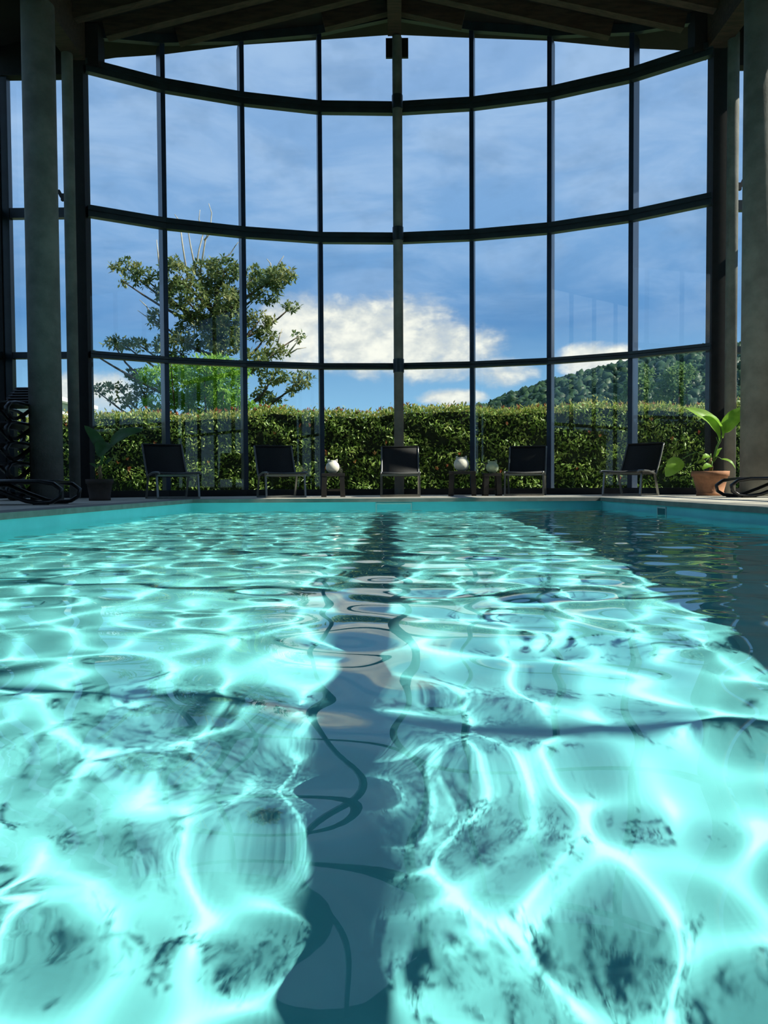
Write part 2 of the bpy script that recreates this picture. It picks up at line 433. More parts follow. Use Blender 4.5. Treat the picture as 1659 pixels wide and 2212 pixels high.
levels = [0.10] + TR
for i in range(8):
    a, b = BOW[i], BOW[i + 1]
    for j in range(4):
        z0 = levels[j]
        za1 = levels[j + 1] if j < 3 else HEAD[i]; zb1 = levels[j + 1] if j < 3 else HEAD[i + 1]
        loc(pane_quad(MB(), a, b, z0, za1, z0, zb1), WO).build('pane', 'glass', win)
    pa = Vector((a[0], a[1], 0)); pb = Vector((b[0], b[1], 0)); t = (pb - pa).normalized(); ins = Vector((t.y, -t.x, 0))   # towards the room
    for zc, h_ in zip(TR, TH):
        dd = 0.14
        pr = [(-dd / 2, -h_ / 2), (dd / 2, -h_ / 2), (dd / 2, -h_ * .12), (dd / 2 - .025, -h_ * .08), (dd / 2 - .025, h_ * .02), (dd / 2, h_ * .06), (dd / 2, h_ / 2), (-dd / 2, h_ / 2)]
        q = ins * 0.09 + Vector((0, 0, zc))
        loc(MB().prism(pr, pa + q, pb + q), WO).build('transom', 'frame', win)
    loc(MB().bar(pa + Vector((0, 0, .055)), pb + Vector((0, 0, .055)), .16, .14), WO).build('kick_plate', 'black', win)
    loc(MB().bar(pa + Vector((0, 0, HEAD[i] + .03)), pb + Vector((0, 0, HEAD[i + 1] + .03)), .12, .16), WO).build('head_rail', 'frame', win)
for i in range(1, 8):
    a = BOW[i]; t = (Vector(BOW[i + 1]) - Vector(BOW[i - 1])).normalized()
    n = Vector((t.y, -t.x))                  # into the room
    p = Vector((a[0], a[1], 0))
    n3 = Vector((n.x, n.y, 0))
    o = MB().bar(p - n3 * .17 + Vector((0, 0, 0.0)), p - n3 * .17 + Vector((0, 0, HEAD[i])), .085, .42, up=n3)
    loc(o, WO).build('mullion', 'fin', win)

# flat window strips beside the bow, side walls of glass
def flat_window(name, p0, p1, nodes, top, label, mw=0.09, md=0.14, trans=TR[:2], inward=None):
    """nodes: parameters along p0->p1 (metres) of the mullions; first/last are the ends"""
    r = empty(name, (p0[0], p0[1], 0)); tag(r, label, 'window', kind='structure')
    P0 = Vector((p0[0], p0[1], 0)); P1 = Vector((p1[0], p1[1], 0)); t = (P1 - P0).normalized()
    for k in range(len(nodes)):
        q = t * nodes[k]
        MB().bar(q, q + Vector((0, 0, top)), md, mw, up=t).build('mullion', 'frame', r)
        if k + 1 < len(nodes):
            q2 = t * nodes[k + 1]; lv = [0.10] + list(trans) + [top]
            for j in range(len(lv) - 1):
                pane_quad(MB(), (q.x, q.y), (q2.x, q2.y), lv[j], lv[j + 1], lv[j], lv[j + 1]).build('pane', 'glass', r)
            for zc, th_ in zip(trans, (.115, .175)):
                MB().bar(q + Vector((0, 0, zc)), q2 + Vector((0, 0, zc)), .12, th_).build('transom', 'frame', r)
            MB().bar(q + Vector((0, 0, .055)), q2 + Vector((0, 0, .055)), .14, .11).build('kick_plate', 'black', r)
    return r


STOP = 7.50
flat_window('window_2', (-7.1, 14.2), (-5.75, 14.2), [0.12, 1.35], STOP, 'narrow flat window strip beside the left thin column', mw=.2)
flat_window('window_3', (5.75, 14.2), (7.1, 14.2), [0.0, 1.23], STOP, 'narrow flat window strip beside the right thin column', mw=.1)
side_nodes = [0.0] + [14.2 - y for y in (13.62, 12.14, 10.66, 9.18, 7.70, 6.22, 4.74, 3.26, 1.78, 0.30, -1.18, -2.66, -4.14, -5.62, -6.3)]
flat_window('window_4', (-7.1, 14.2), (-7.1, -6.3), side_nodes, 7.85, 'long glazed side wall on the left of the pool hall')
flat_window('window_5', (7.1, 14.2), (7.1, -6.3), side_nodes, 7.85, 'long glazed side wall on the right of the pool hall')

# walls: end posts of the bow, upper wall strips, back wall
def wallbox(name, label, *boxes, material='wall', cat='wall'):
    mb = MB()
    for b in boxes: mb.box(*b)
    return tag(mb.build(name, material), label, cat, kind='structure')


wallbox('wall_left', 'dark post and spandrel closing the left end of the curved window', (-5.75, -5.48, 14.05, 14.30, 0, 8.3), (-7.2, -5.75, 14.1, 14.3, STOP, 8.3),
        (-5.48, -5.20, 14.05, 14.36, TR[2], 8.35), (-7.2, -7.0, -6.4, 14.1, 7.85, 8.0), (-7.2, -7.02, 14.1, 14.3, 0, STOP))
wallbox('wall_right', 'dark post and spandrel closing the right end of the curved window', (5.50, 5.75, 13.85, 14.12, 0, 8.3), (5.75, 7.2, 14.1, 14.3, STOP, 8.3),
        (5.18, 5.50, 13.86, 14.2, TR[2], 8.35), (7.0, 7.2, -6.4, 14.1, 7.85, 8.0), (7.02, 7.2, 14.1, 14.3, 0, STOP))
wallbox('wall_back', 'dark solid wall at the near end behind the pool', (-7.2, 7.2, -6.6, -6.4, 0, 9.7))

# ------------------------------------------------------------------ ceiling: boards, joists, ridge beam, eave beams
ceil = empty('ceiling', (0, 5, 9)); tag(ceil, 'dark pitched timber ceiling with ridge beam and sloping joists', 'ceiling', kind='structure')
CO_ = Vector((0, -5, -9))
EDGE = [(-7.25, 14.9), (-5.3, 15.23), (-4.45, 15.5), (-3.05, 15.8), (-1.5, 16.3), (0, 16.77), (1.5, 16.3), (3.05, 15.8), (4.45, 15.5), (5.3, 15.23), (7.25, 14.9)]
for side in (-1, 1):
    pts = [p for p in EDGE if p[0] * side >= 0]
    if side < 0: pts = pts
    ring = [(p[0], p[1], roofz(p[0])) for p in pts]
    ring = (ring + [(0, -6.6, roofz(0)), (-7.25, -6.6, roofz(7.25))]) if side < 0 else (ring + [(7.25, -6.6, roofz(7.25)), (0, -6.6, roofz(0))])
    n = len(ring); mb = MB()
    mb.add(ring + [(a, b, c + .22) for a, b, c in ring], [tuple(range(n)), tuple(range(n, 2 * n))[::-1]] + [(i, (i + 1) % n, n + (i + 1) % n, n + i) for i in range(n)])
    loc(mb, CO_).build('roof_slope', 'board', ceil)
yj = 15.5; lim = {0: 1.35, 1: 4.0, 2: 5.1}
for k in range(33):
    y = 15.5 - 0.67 * k; L = lim.get(k, 5.4)
    for side in (-1, 1):
        a = Vector((side * 0.14, y, roofz(.14) - .15)); b = Vector((side * L, y, roofz(L) - .15))
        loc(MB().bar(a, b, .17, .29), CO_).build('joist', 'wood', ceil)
loc(MB().box(-.11, .15, -6.4, 15.62, 8.93, 9.7), CO_).build('ridge_beam', 'wood', ceil)
for side in (-1, 1):
    loc(MB().box(side * 5.55 - .16, side * 5.55 + .16, -6.4, 13.95, 7.66, 8.32), CO_).build('eave_beam', 'wood', ceil)

# ------------------------------------------------------------------ columns
def column(x, y, r0, h, label, collars=(), plate=False, bolts=False):
    r = empty('column', (x, y, 0)); tag(r, label, 'column')
    prof = [(r0, 0.0), (r0, h - .04), (r0 * .8, h)]
    s = MB().lathe(prof, 36).build('shaft', 'conc', r, smooth=False)
    for p in s.data.polygons: p.use_smooth = abs(p.normal.z) < .5
    for z in collars:
        MB().lathe([(r0 * 1.0, z - .13), (r0 * 1.13, z - .13), (r0 * 1.13, z + .13), (r0 * 1.0, z + .13)], 24).build('collar', 'frame', r)
    if bolts:
        MB().box(*sorted((bolts * r0 * .9, bolts * (r0 + .05))), -.03, .03, 5.16, 5.28).bar((bolts * (r0 + .04), 0, 5.22), (bolts * (r0 + .10), 0, 5.34), .05, .05).build('wall_bracket', 'black', r)
    return r


column(-5.48, 12.3, 0.245, 7.66, 'thick round concrete column on the shaded left side of the pool hall')
column(5.60, 12.3, 0.245, 7.66, 'thick round concrete column with sunlit edge at the right of the pool')
column(-5.63, 13.75, 0.095, 7.8, 'thin round column beside the left end of the curved window', (), bolts=-1)
column(5.73, 13.60, 0.095, 7.8, 'thin round column beside the terracotta potted plant', (), bolts=1)
cc = column(0.07, 15.62, 0.095, 8.93, 'thin round centre column in front of the curved window', (2.55, 5.12, 7.66))
MB().box(-.22, .22, .10, .16, 8.58, 8.95).build('bracket_plate', 'black', cc)


# ------------------------------------------------------------------ lounge chairs (sling seats on sled frames)
def make_chair():
    r = empty('lounge_chair'); Wd = 0.33
    seat = [(.46, .405), (.42, .425), (.25, .43), (.05, .425), (-.12, .40), (-.22, .375)]
    back = [(-.22, .37), (-.27, .40), (-.34, .50), (-.44, .68), (-.53, .86), (-.56, .90)]

    def sling(prof, wd, th=.012):
        mb = MB(); n = len(prof)
        for sx_, oz in ((1, 0), (1, -th)):
            for x_, z_ in prof: mb.v += [(x_, -wd, z_ + oz), (x_, 0, z_ + oz - .012), (x_, wd, z_ + oz)]
        o = 3 * n
        for i in range(n - 1):
            for j in range(2):
                a = i * 3 + j; mb.f += [(a, a + 1, a + 4, a + 3), (o + a + 3, o + a + 4, o + a + 1, o + a)]
        for i in range(n - 1):
            for j in (0, 2):
                a = i * 3 + j; mb.f.append((a, a + 3, o + a + 3, o + a) if j == 0 else (a + 3, a, o + a, o + a + 3))
        for i in (0, n - 1):
            for j in range(2):
                a = i * 3 + j; mb.f.append((a, o + a, o + a + 1, a + 1) if i == 0 else (a + 1, o + a + 1, o + a, a))
        return mb
    sling(seat, Wd - .01).build('seat', 'seatsling', r, smooth=True)
    sling(back, Wd - .01).build('backrest', 'sling', r, smooth=True)
    for sgn in (-1, 1):
        pts = [(x_, sgn * Wd, z_ - .01) for x_, z_ in seat] + [(-.235, sgn * Wd, .345)] + [(x_, sgn * Wd, z_ - .005) for x_, z_ in back[1:]]
        MB().tube(pts, .016, 8).build('side_rail', 'alu', r, smooth=True)
        MB().bar((.30, sgn * Wd, .405), (.36, sgn * Wd, .012), .03, .03, up=(1, 0, 0)).build('leg', 'alu', r)
        MB().bar((-.20, sgn * Wd, .365), (-.34, sgn * Wd, .012), .03, .03, up=(1, 0, 0)).build('leg', 'alu', r)
    MB().bar((.36, -Wd - .012, .016), (.36, Wd + .012, .016), .032, .032).build('foot_rail', 'alu', r)
    MB().bar((-.34, -Wd - .012, .016), (-.34, Wd + .012, .016), .032, .032).build('foot_rail', 'alu', r)
    MB().bar((.31, -Wd, .37), (.31, Wd, .37), .028, .028).build('cross_rail', 'alu', r)
    MB().tube([(-.56, -Wd, .90), (-.56, Wd, .90)], .014, 8).build('top_rail', 'sling', r)
    return r


chairs = [(-3.62, 12.70, -58, 'black sling lounge chair nearest the dark potted plant'),
          (-1.95, 13.35, -68, 'black sling lounge chair between the dark-potted chair and the grey lantern table'),
          (0.08, 13.85, -90, 'lounge chair standing square in front of the centre column'),
          (2.32, 14.10, -104, 'black lounge chair beside the small greenish lantern'),
          (4.00, 13.45, -132, 'black lounge chair nearest the terracotta pot plant')]
ch0 = make_chair()
for i, (x_, y_, a_, lb) in enumerate(chairs):
    c_ = ch0 if i == 0 else copy_tree(ch0)
    c_.location = (x_, y_, 0); c_.rotation_euler = (0, 0, R(a_)); tag(c_, lb, 'chair', 'sling lounge chairs along the curved window')


# ------------------------------------------------------------------ side tables and round lanterns
def side_table(x_, y_, w_, h_, rz, label):
    r = empty('side_table', (x_, y_, 0), R(rz)); tag(r, label, 'table', 'low dark side tables')
    MB().box(-w_ / 2, w_ / 2, -w_ / 2, w_ / 2, h_ - .05, h_).build('table_top', 'darkwood', r, bevel=.006)
    for a in (-1, 1):
        for b in (-1, 1):
            p = Vector((a * (w_ / 2 - .05), b * (w_ / 2 - .05), h_ - .05)); q = Vector((a * (w_ / 2 - .035), b * (w_ / 2 - .035), 0))
            MB().bar(q, p, .085, .085, up=(1, 0, 0)).build('leg', 'darkwood', r)
    MB().box(-w_ / 2 + .06, w_ / 2 - .06, -.02, .02, .10, .14).build('stretcher', 'darkwood', r)
    return r


def lantern(x_, y_, z_, r0, material, label):
    r = empty('lantern', (x_, y_, z_)); tag(r, label, 'lantern', 'round lanterns on the side tables')
    pr = [(r0 * .45, 0)]
    for i in range(1, 12):
        a = -1.1 + i / 12 * 2.1; pr.append((r0 * math.cos(a), r0 * (.92 + .95 * math.sin(a))))
    top = pr[-1][1]; pr += [(r0 * .52, top + .015), (r0 * .58, top + .035), (r0 * .50, top + .035), (r0 * .44, top)]
    b = MB().lathe(pr, 28); n = len(pr)
    b.v = [(v[0] * (1 + .018 * math.cos(14 * math.atan2(v[1], v[0]))), v[1] * (1 + .018 * math.cos(14 * math.atan2(v[1], v[0]))), v[2]) for v in b.v]
    b.build('body', material, r, smooth=True)
    for sgn in (-1, 1):
        MB().tube([(sgn * r0 * .50, 0, top - .005), (sgn * r0 * .66, 0, top + .02), (sgn * r0 * .66, 0, top + .05), (sgn * r0 * .48, 0, top + .045)], .012, 8).build('handle', material, r, smooth=True)
    MB().tube([(0, 0, .02), (0, 0, r0 * .8)], r0 * .22, 12).build('candle', 'white', r)
    return r


side_table(-1.09, 13.75, .40, .41, 4, 'low dark side table between the two chairs left of the centre column')
side_table(1.20, 14.15, .48, .44, -6, 'low dark side table carrying the largest cream lantern')
side_table(1.70, 13.95, .31, .40, 0, 'low dark side table carrying the small greenish lantern')
lantern(-1.10, 13.75, .411, .118, 'ceramic', 'grey-white round lantern on the table left of the centre column')
lantern(1.18, 14.15, .441, .135, 'ceramic', 'largest cream round lantern on the table right of the centre column')
lantern(1.71, 13.95, .401, .108, 'ceramicg', 'small greenish round lantern next to the chair back')


# ------------------------------------------------------------------ black resin loungers
def make_lounger(raised=False):
    r = empty('sun_lounger'); Wd = .31; L = 1.9
    near = [(.95, .262), (.55, .265), (.28, .262), (.12, .235), (.035, .17), (.05, .09), (.14, .035), (.28, .022), (.42, .045), (.62, .12), (.86, .225)]
    far = [(L - x_, z_) for x_, z_ in near[::-1]]
    for sgn in (-1, 1):
        MB().tube([(x_, sgn * Wd, z_) for x_, z_ in near + far], .033, 10, flat=(1.25, .75)).build('side_loop', 'resin', r, smooth=True)
        for fx in (.26, L - .26):
            MB().box(fx - .08, fx + .08, sgn * Wd - .035, sgn * Wd + .035, 0, .028).build('foot_pad', 'resin', r, bevel=.006)
    n0 = 8 if raised else 0
    for i in range(n0, 20):
        x_ = .16 + i * (L - .32) / 19
        MB().box(x_ - .032, x_ + .032, -Wd + .02, Wd - .02, .245, .27).build('slat', 'resin', r)
    if raised:
        for sgn in (-1, 1):
            MB().tube([(.85, sgn * (Wd - .06), .27), (.62, sgn * (Wd - .06), .42), (.40, sgn * (Wd - .06), .58), (.33, sgn * (Wd - .06), .62)], .028, 8).build('back_rail', 'resin', r, smooth=True)
        for i in range(7):
            t = i / 6; p = Vector((lerp(.80, .36, t), 0, lerp(.31, .615, t)))
            MB().bar(p + Vector((0, -Wd + .03, 0)), p + Vector((0, Wd - .03, 0)), .06, .022, up=(-.32, 0, .46)).build('back_slat', 'resin', r)
    return r


lg = make_lounger(); lg.location = (-3.72, 9.05, 0); lg.rotation_euler = (0, 0, R(184)); tag(lg, 'single black resin sun lounger lying on the shaded deck left of the pool', 'sun lounger', 'black resin sun loungers')
lr = copy_tree(lg); lr.location = (4.62, 11.25, 0); lr.rotation_euler = (0, 0, R(-4)); tag(lr, 'black resin sun lounger in front of the sunlit thick column', 'sun lounger', 'black resin sun loungers')
order = ['lowest', 'second lowest', 'third lowest', 'fourth lowest']
for k in range(4):
    o = copy_tree(lg); o.location = (-6.02 + .01 * (k % 2), 13.35, k * .302); o.rotation_euler = (0, 0, R(-90))
    tag(o, order[k] + ' black sun lounger of the stack behind the left column', 'sun lounger', 'black resin sun loungers')
o = make_lounger(True); o.location = (-6.0, 13.35, 4 * .302); o.rotation_euler = (0, 0, R(-90))
tag(o, 'topmost black sun lounger of the stack, its backrest raised', 'sun lounger', 'black resin sun loungers')


# ------------------------------------------------------------------ potted plants
def blade(base, tip, width, up, droop=.06, fold=.18, wave=.012, nu=12):
    base = Vector(base); tip = Vector(tip); t = (tip - base); L = t.length; t.normalize(); up = Vector(up).normalized()
    s_ = t.cross(up).normalized(); u = s_.cross(t)
    mb = MB(); cols = (-1, -.5, 0, .5, 1)
    for i in range(nu + 1):
        f = i / nu; wd = width * .5 * (math.sin(math.pi * min(1, f ** .75 * .97 + .02)) ** .7) * (1 if f < 1 else .02)
        c_ = base.lerp(tip, f) + u * (droop * math.sin(math.pi * f))
        for q in cols:
            mb.v.append(tuple(c_ + s_ * wd * q + u * (abs(q) * fold * wd * 2 + wave * math.sin(f * 17 + q * 2) * abs(q))))
    k = len(cols)
    for i in range(nu):
        for j in range(k - 1): a = i * k + j; mb.f.append((a, a + 1, a + k + 1, a + k))
    return mb


def potted(name, x_, y_, rt, rb, h_, pm, lm, stem_h, lv, label):
    r = empty(name, (x_, y_, 0)); tag(r, label, 'potted plant')
    pot = MB().lathe([(rb * 1.04, 0), (rb * 1.04, .05), (rb, .055), (rt * .93, h_ * .78), (rt, h_ * .79), (rt * 1.02, h_), (rt * .9, h_), (rt * .86, h_ * .9)], 36).build('pot', pm, r)
    for p in pot.data.polygons: p.use_smooth = abs(p.normal.z) < .8
    MB().lathe([(0.001, h_ * .93), (rt * .88, h_ * .91)], 24).build('soil', 'soil', r)
    MB().tube([(0, 0, h_ * .9), (.02, 0, h_ + stem_h * .3), (-.005, .01, h_ + stem_h * .6), (.015, 0, h_ + stem_h)], [.032, .026, .03, .02], 10).build('trunk', 'stem', r, smooth=True)
    for (sb, b0, b1, wd, up) in lv:
        sb = Vector(sb); b0 = Vector(b0); b1 = Vector(b1)
        mid = sb.lerp(b0, .5) + Vector((0, 0, .05 + .12 * abs(b0.x - sb.x)))
        lf = blade(b0, b1, wd, up, .06 * (b1 - b0).length / .4, wave=.02 * wd).build('leaf', lm, r, smooth=True)
        MB().tube([sb, sb.lerp(mid, .6), mid, mid.lerp(b0, .6), b0.lerp(b1, .1)], [.012, .011, .010, .008, .006], 6).build('leaf_stalk', 'stalk', lf, smooth=True)
    return r


def px(y_, x0):                              # metres per unit of a sketch laid out on the plant's own plane
    k = y_ / 1700.0
    return lambda a, b, dy=0.0: ((a - 855) * k - x0, dy, EYE + (1048 - b) * k)


q = px(13.0, 5.16)
potted('potted_banana', 5.16, 13.0, .29, .205, .40, 'terra', 'bigleaf', .22, [
    (q(1535, 1000), q(1549, 956), q(1470, 888, -.10), .30, (.25, -.75, .6)),
    (q(1536, 1000), q(1552, 952, -.06), q(1510, 900, -.16), .20, (.9, -.35, .3)),
    (q(1536, 1000), q(1556, 940), q(1604, 886, -.12), .26, (-.2, -.8, .6)),
    (q(1536, 998), q(1541, 992), q(1557, 972, .05), .07, (-.4, -.5, .7)),
    (q(1533, 1005), q(1531, 1011, -.05), q(1506, 1019, -.12), .12, (0, -.6, .8)),
    (q(1536, 1003), q(1551, 996, -.04), q(1578, 1018, -.1), .09, (.4, -.6, .7)),
    (q(1533, 996), q(1462, 996, -.10), q(1428, 1034, -.14), .26, (-.2, -.95, .3)),
    (q(1532, 995), q(1526, 990, -.05), q(1506, 996, -.1), .10, (0, -.7, .7)),
    (q(1530, 1002), q(1518, 1001, -.03), q(1498, 1006, -.08), .07, (0, -.7, .7))],
    'terracotta pot with bright green banana plant at the sunny right deck')
q = px(11.35, -4.29)
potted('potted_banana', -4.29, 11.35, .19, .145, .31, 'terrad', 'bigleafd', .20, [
    (q(215, 1000), q(222, 975), q(186, 916, -.08), .17, (.5, -.8, .3)),
    (q(216, 1000), q(236, 962), q(313, 926, -.05), .20, (.1, -.8, .6)),
    (q(214, 1005), q(232, 952, -.05), q(222, 985, -.2), .22, (.2, -1, .2)),
    (q(214, 1005), q(208, 1008, -.03), q(196, 998, -.1), .06, (0, -.7, .7)),
    (q(215, 1004), q(226, 1000, .03), q(238, 985, .08), .07, (0, -.7, .7))],
    'dark pot with broad-leaved plant standing in shade at the left')

# ------------------------------------------------------------------ hedge
def hedge_top(X): return 1.84 + .012 * (X + 8) + .05 * np.sin(X * 1.7) + .03 * np.sin(X * 4.3 + 1)


hd = empty('hedge', (0, 18.5, 0)); tag(hd, 'long clipped evergreen hedge with reddish new tips outside the glass', 'hedge')
HL, HR, HF, HB = -12.0, 12.0, 18.0, 19.1
nx = 60; core = MB()
for i in range(nx + 1):
    X = HL + (HR - HL) * i / nx; t = float(hedge_top(X)) - .13
    core.v += [(X, HF + .12 - 18.5, -.05), (X, HF + .10 - 18.5, t), (X, HB - 18.5, t), (X, HB - 18.5, -.05)]
for i in range(nx):
    for j in range(3): a = i * 4 + j; core.f.append((a, a + 4, a + 5, a + 1))
core.f += [(3, 2, 1, 0), (nx * 4, nx * 4 + 1, nx * 4 + 2, nx * 4 + 3)]
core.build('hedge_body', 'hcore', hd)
n = 30000
X = rng.uniform(HL, HR, n); Z = rng.uniform(0, 1, n) ** .9 * hedge_top(X); clump = .06 * np.sin(X * 5 + 3 * np.sin(Z * 4)) + .05 * np.sin(Z * 9 + X * 3)
Y = HF - 18.5 + .06 + clump + rng.normal(0, .05, n)
cen = np.stack([X, Y, Z], 1)
di = unit(n) + np.array([0, -.35, .55]); nm = unit(n) * .9 + np.array([.25, -.55, .6])
V, F = leaves(cen, di, nm, rng.uniform(.07, .14, n), rng.uniform(.03, .055, n))
tag(npmesh('foliage', V, F, 'hedge', hd), kind='stuff')
n = 12000
X = rng.uniform(HL, HR, n); Y = rng.uniform(HF - .1, HB, n) - 18.5; Z = hedge_top(X) + rng.normal(-.04, .05, n) + .04 * np.sin(X * 11 + Y * 7)
V, F = leaves(np.stack([X, Y, Z], 1), unit(n) * .8 + np.array([0, -.1, 1.0]), unit(n) + np.array([0, -.6, .4]), rng.uniform(.07, .12, n), rng.uniform(.028, .045, n))
tag(npmesh('top_foliage', V, F, 'hedget', hd), kind='stuff')
# red shoots: little rosettes along the top and a few in the face
m_ = 330; rx = rng.uniform(HL, HR, m_); top = rng.uniform(0, 1, m_) < .72
rz_ = np.where(top, hedge_top(rx) + rng.uniform(-.05, .07, m_), rng.uniform(.3, 1.7, m_)); ry = np.where(top, rng.uniform(HF, HB - .3, m_), HF - .03) - 18.5
cen = np.repeat(np.stack([rx, ry, rz_], 1), 6, 0); di = unit(len(cen)) * .7 + np.array([0, -.2, .9]); cen = cen + di * .035
V, F = leaves(cen, di, unit(len(cen)) + np.array([0, -.6, .3]), rng.uniform(.06, .10, len(cen)), rng.uniform(.022, .034, len(cen)))
tag(npmesh('red_shoots', V, F, 'red', hd), kind='stuff')


# side hedges, out of view, added to block bright horizon reflections in the panes
for sgn, lb in ((-1, 'tall hedge added outside the left glass side wall to dim reflections in the panes'), (1, 'tall hedge added outside the right glass side wall to dim reflections in the panes')):
    added_hedge = empty('hedge', (sgn * 11.6, 5.5, 0)); tag(added_hedge, lb, 'hedge')
    MB().box(*sorted((sgn * .10, sgn * .9)), -12.5, 12.0, -.05, 2.75).build('hedge_body', 'hcore', added_hedge)
    n = 12000
    X = -sgn * rng.uniform(-.06, .10, n); Y = rng.uniform(-12.5, 12.0, n); Z = rng.uniform(0, 2.9, n)
    topm = rng.uniform(0, 1, n) < .2; X = np.where(topm, sgn * rng.uniform(0, .9, n), X); Z = np.where(topm, 2.8 + rng.normal(0, .07, n), Z)
    V, F = leaves(np.stack([X, Y, Z], 1), unit(n) + np.array([-sgn * .3, 0, .5]), unit(n) + np.array([-sgn * .6, 0, .6]), rng.uniform(.12, .2, n), rng.uniform(.05, .09, n))
    tag(npmesh('foliage', V, F, 'hedge', added_hedge), kind='stuff')


# ------------------------------------------------------------------ trees
def branch_path(a, b, bow=.15, n_=6):
    a = Vector(a); b = Vector(b); pts = []
    o = Vector((rnd.uniform(-1, 1), rnd.uniform(-1, 1), rnd.uniform(-.4, .4))) * (b - a).length * bow
    for i in range(n_):
        f = i / (n_ - 1); pts.append(a.lerp(b, f) + o * math.sin(math.pi * f) + Vector((0, 0, -.10 * (b - a).length * math.sin(math.pi * f))))
    return pts


def rosettes(clusters, per_m2, k, ll, lw, hollow=.45, drop=0.0):
    cs = []; 
    for (cx, cy_, cz, ra, rb) in clusters:
        nn = max(6, int(per_m2 * ra * rb * 4))
        v = unit(nn) * (rng.uniform(hollow, 1, nn)[:, None] ** .6) * np.array([ra, max(.3, (ra + rb) * .5), rb]); cs.append(v + np.array([cx, cy_, cz]))
    cs = np.concatenate(cs); cen = np.repeat(cs, k, 0); nn = len(cen)
    di = unit(nn) + np.array([0, 0, .05 - drop]); di /= np.linalg.norm(di, axis=1, keepdims=True)
    cen = cen + di * ll * .55
    return leaves(cen, di, unit(nn) * .7 + np.array([0, -.2, .9]), rng.uniform(.7, 1.2, nn) * ll, rng.uniform(.7, 1.2, nn) * lw)


TREE_Y = 24.0
sk = px(TREE_Y, 0)
def cl(lst, y_, jit=1.0):
    k = y_ / 1700.0; o = []
    for (a, b, ra, rb) in lst: o.append(((a - 855) * k, rnd.uniform(-jit, jit), EYE + (1048 - b) * k, ra * k, rb * k))
    return o


big = cl([(285, 583, 34, 14), (330, 612, 26, 20), (262, 600, 12, 8), (400, 610, 40, 34), (455, 590, 38, 30), (495, 592, 32, 32), (420, 660, 48, 44), (480, 650, 46, 40), (515, 690, 34, 52),
          (440, 720, 60, 40), (395, 760, 40, 30), (500, 745, 45, 36), (560, 600, 22, 18), (590, 590, 28, 22), (615, 615, 34, 24), (580, 640, 40, 28), (560, 690, 34, 22), (625, 650, 20, 12),
          (575, 725, 28, 16), (600, 765, 34, 14), (640, 715, 16, 8), (560, 790, 30, 24), (232, 735, 28, 9), (275, 742, 34, 12), (320, 752, 22, 10), (210, 762, 12, 6), (355, 748, 18, 10),
          (240, 828, 26, 12), (225, 845, 20, 10), (265, 862, 30, 14), (290, 805, 22, 12), (315, 845, 26, 20), (590, 812, 42, 16), (660, 830, 26, 16), (640, 850, 20, 8), (600, 868, 22, 8), (560, 850, 24, 16), (345, 690, 16, 22), (360, 640, 16, 20)], TREE_Y)
tr_ = empty('tree', (-5.45, TREE_Y, 0)); tag(tr_, 'large spreading tree with bare top twigs behind the hedge', 'tree')
TO = Vector((5.45, 0, 0))
V, F = rosettes(big, 115, 5, .17, .075); V = V + np.array([5.45, 0, 0])
tag(npmesh('foliage', V, F, 'tree', tr_), kind='stuff')
MB().tube([(0, 0, -.1), (.05, .05, 1.2), (-.05, 0, 2.6), (.02, .05, 4.0), (0, 0, 5.2), (.1, 0, 6.4)], [.26, .22, .19, .15, .10, .05], 10).build('trunk', 'bark', tr_, smooth=True)
for (cx, cy_, cz, ra, rb) in big:
    e_ = Vector((cx, cy_, cz)) + TO; zs = max(1.8, min(5.4, cz - .45 * abs(e_.x) - .3)); st = Vector((0, 0, zs))
    pts = branch_path(st, e_); k = len(pts)
    MB().tube(pts, [lerp(.075, .018, i / (k - 1)) for i in range(k)], 6).build('branch', 'bark', tr_, smooth=True)
twigs = [[(410, 600), (402, 530), (396, 490), (390, 474), (383, 464)], [(428, 590), (418, 530), (413, 500), (420, 480)], [(425, 590), (436, 540), (446, 500), (437, 478), (440, 458)],
         [(436, 590), (448, 520), (460, 490), (463, 462), (457, 442)], [(452, 600), (480, 565), (502, 552), (514, 535), (522, 528)], [(352, 580), (348, 545), (346, 520)],
         [(596, 600), (606, 570), (618, 556)], [(590, 600), (588, 570), (580, 560)], [(620, 770), (645, 755), (665, 752)], [(625, 765), (650, 735), (648, 720)], [(600, 745), (612, 710)],
         [(368, 720), (330, 690), (300, 668)], [(345, 700), (320, 660), (304, 645)], [(446, 520), (458, 508), (455, 490)]]
for tw in twigs:
    pts = [Vector(sk(a, b, rnd.uniform(-.1, .1))) + TO for a, b in tw]; k = len(pts)
    MB().tube(pts, [lerp(.028, .009, i / (k - 1)) for i in range(k)], 6).build('bare_twig', 'pale', tr_, smooth=True)
# bright bush in front of the tree
BY = 20.9; bx_ = -5.3
bc = cl([(450, 800, 60, 30), (400, 830, 60, 36), (490, 845, 44, 40), (330, 805, 40, 18), (440, 860, 70, 34), (350, 870, 40, 20), (520, 800, 26, 14), (470, 775, 30, 12), (545, 880, 36, 12), (625, 890, 40, 6), (380, 790, 26, 10)], BY, .5)
bu = empty('bush', (bx_, BY, 0)); tag(bu, 'bright light-green feathery bush in front of the large tree', 'bush')
V, F = rosettes(bc, 210, 6, .17, .045, .6, .35); V = V + np.array([-bx_, 0, 0]); tag(npmesh('foliage', V, F, 'bush', bu), kind='stuff')
for (cx, cy_, cz, ra, rb) in bc:
    pts = branch_path((rnd.uniform(-.2, .2), rnd.uniform(-.2, .2), -.1), (cx - bx_, cy_, cz), .1); k = len(pts)
    MB().tube(pts, [lerp(.05, .012, i / (k - 1)) for i in range(k)], 6).build('stem', 'bark', bu, smooth=True)
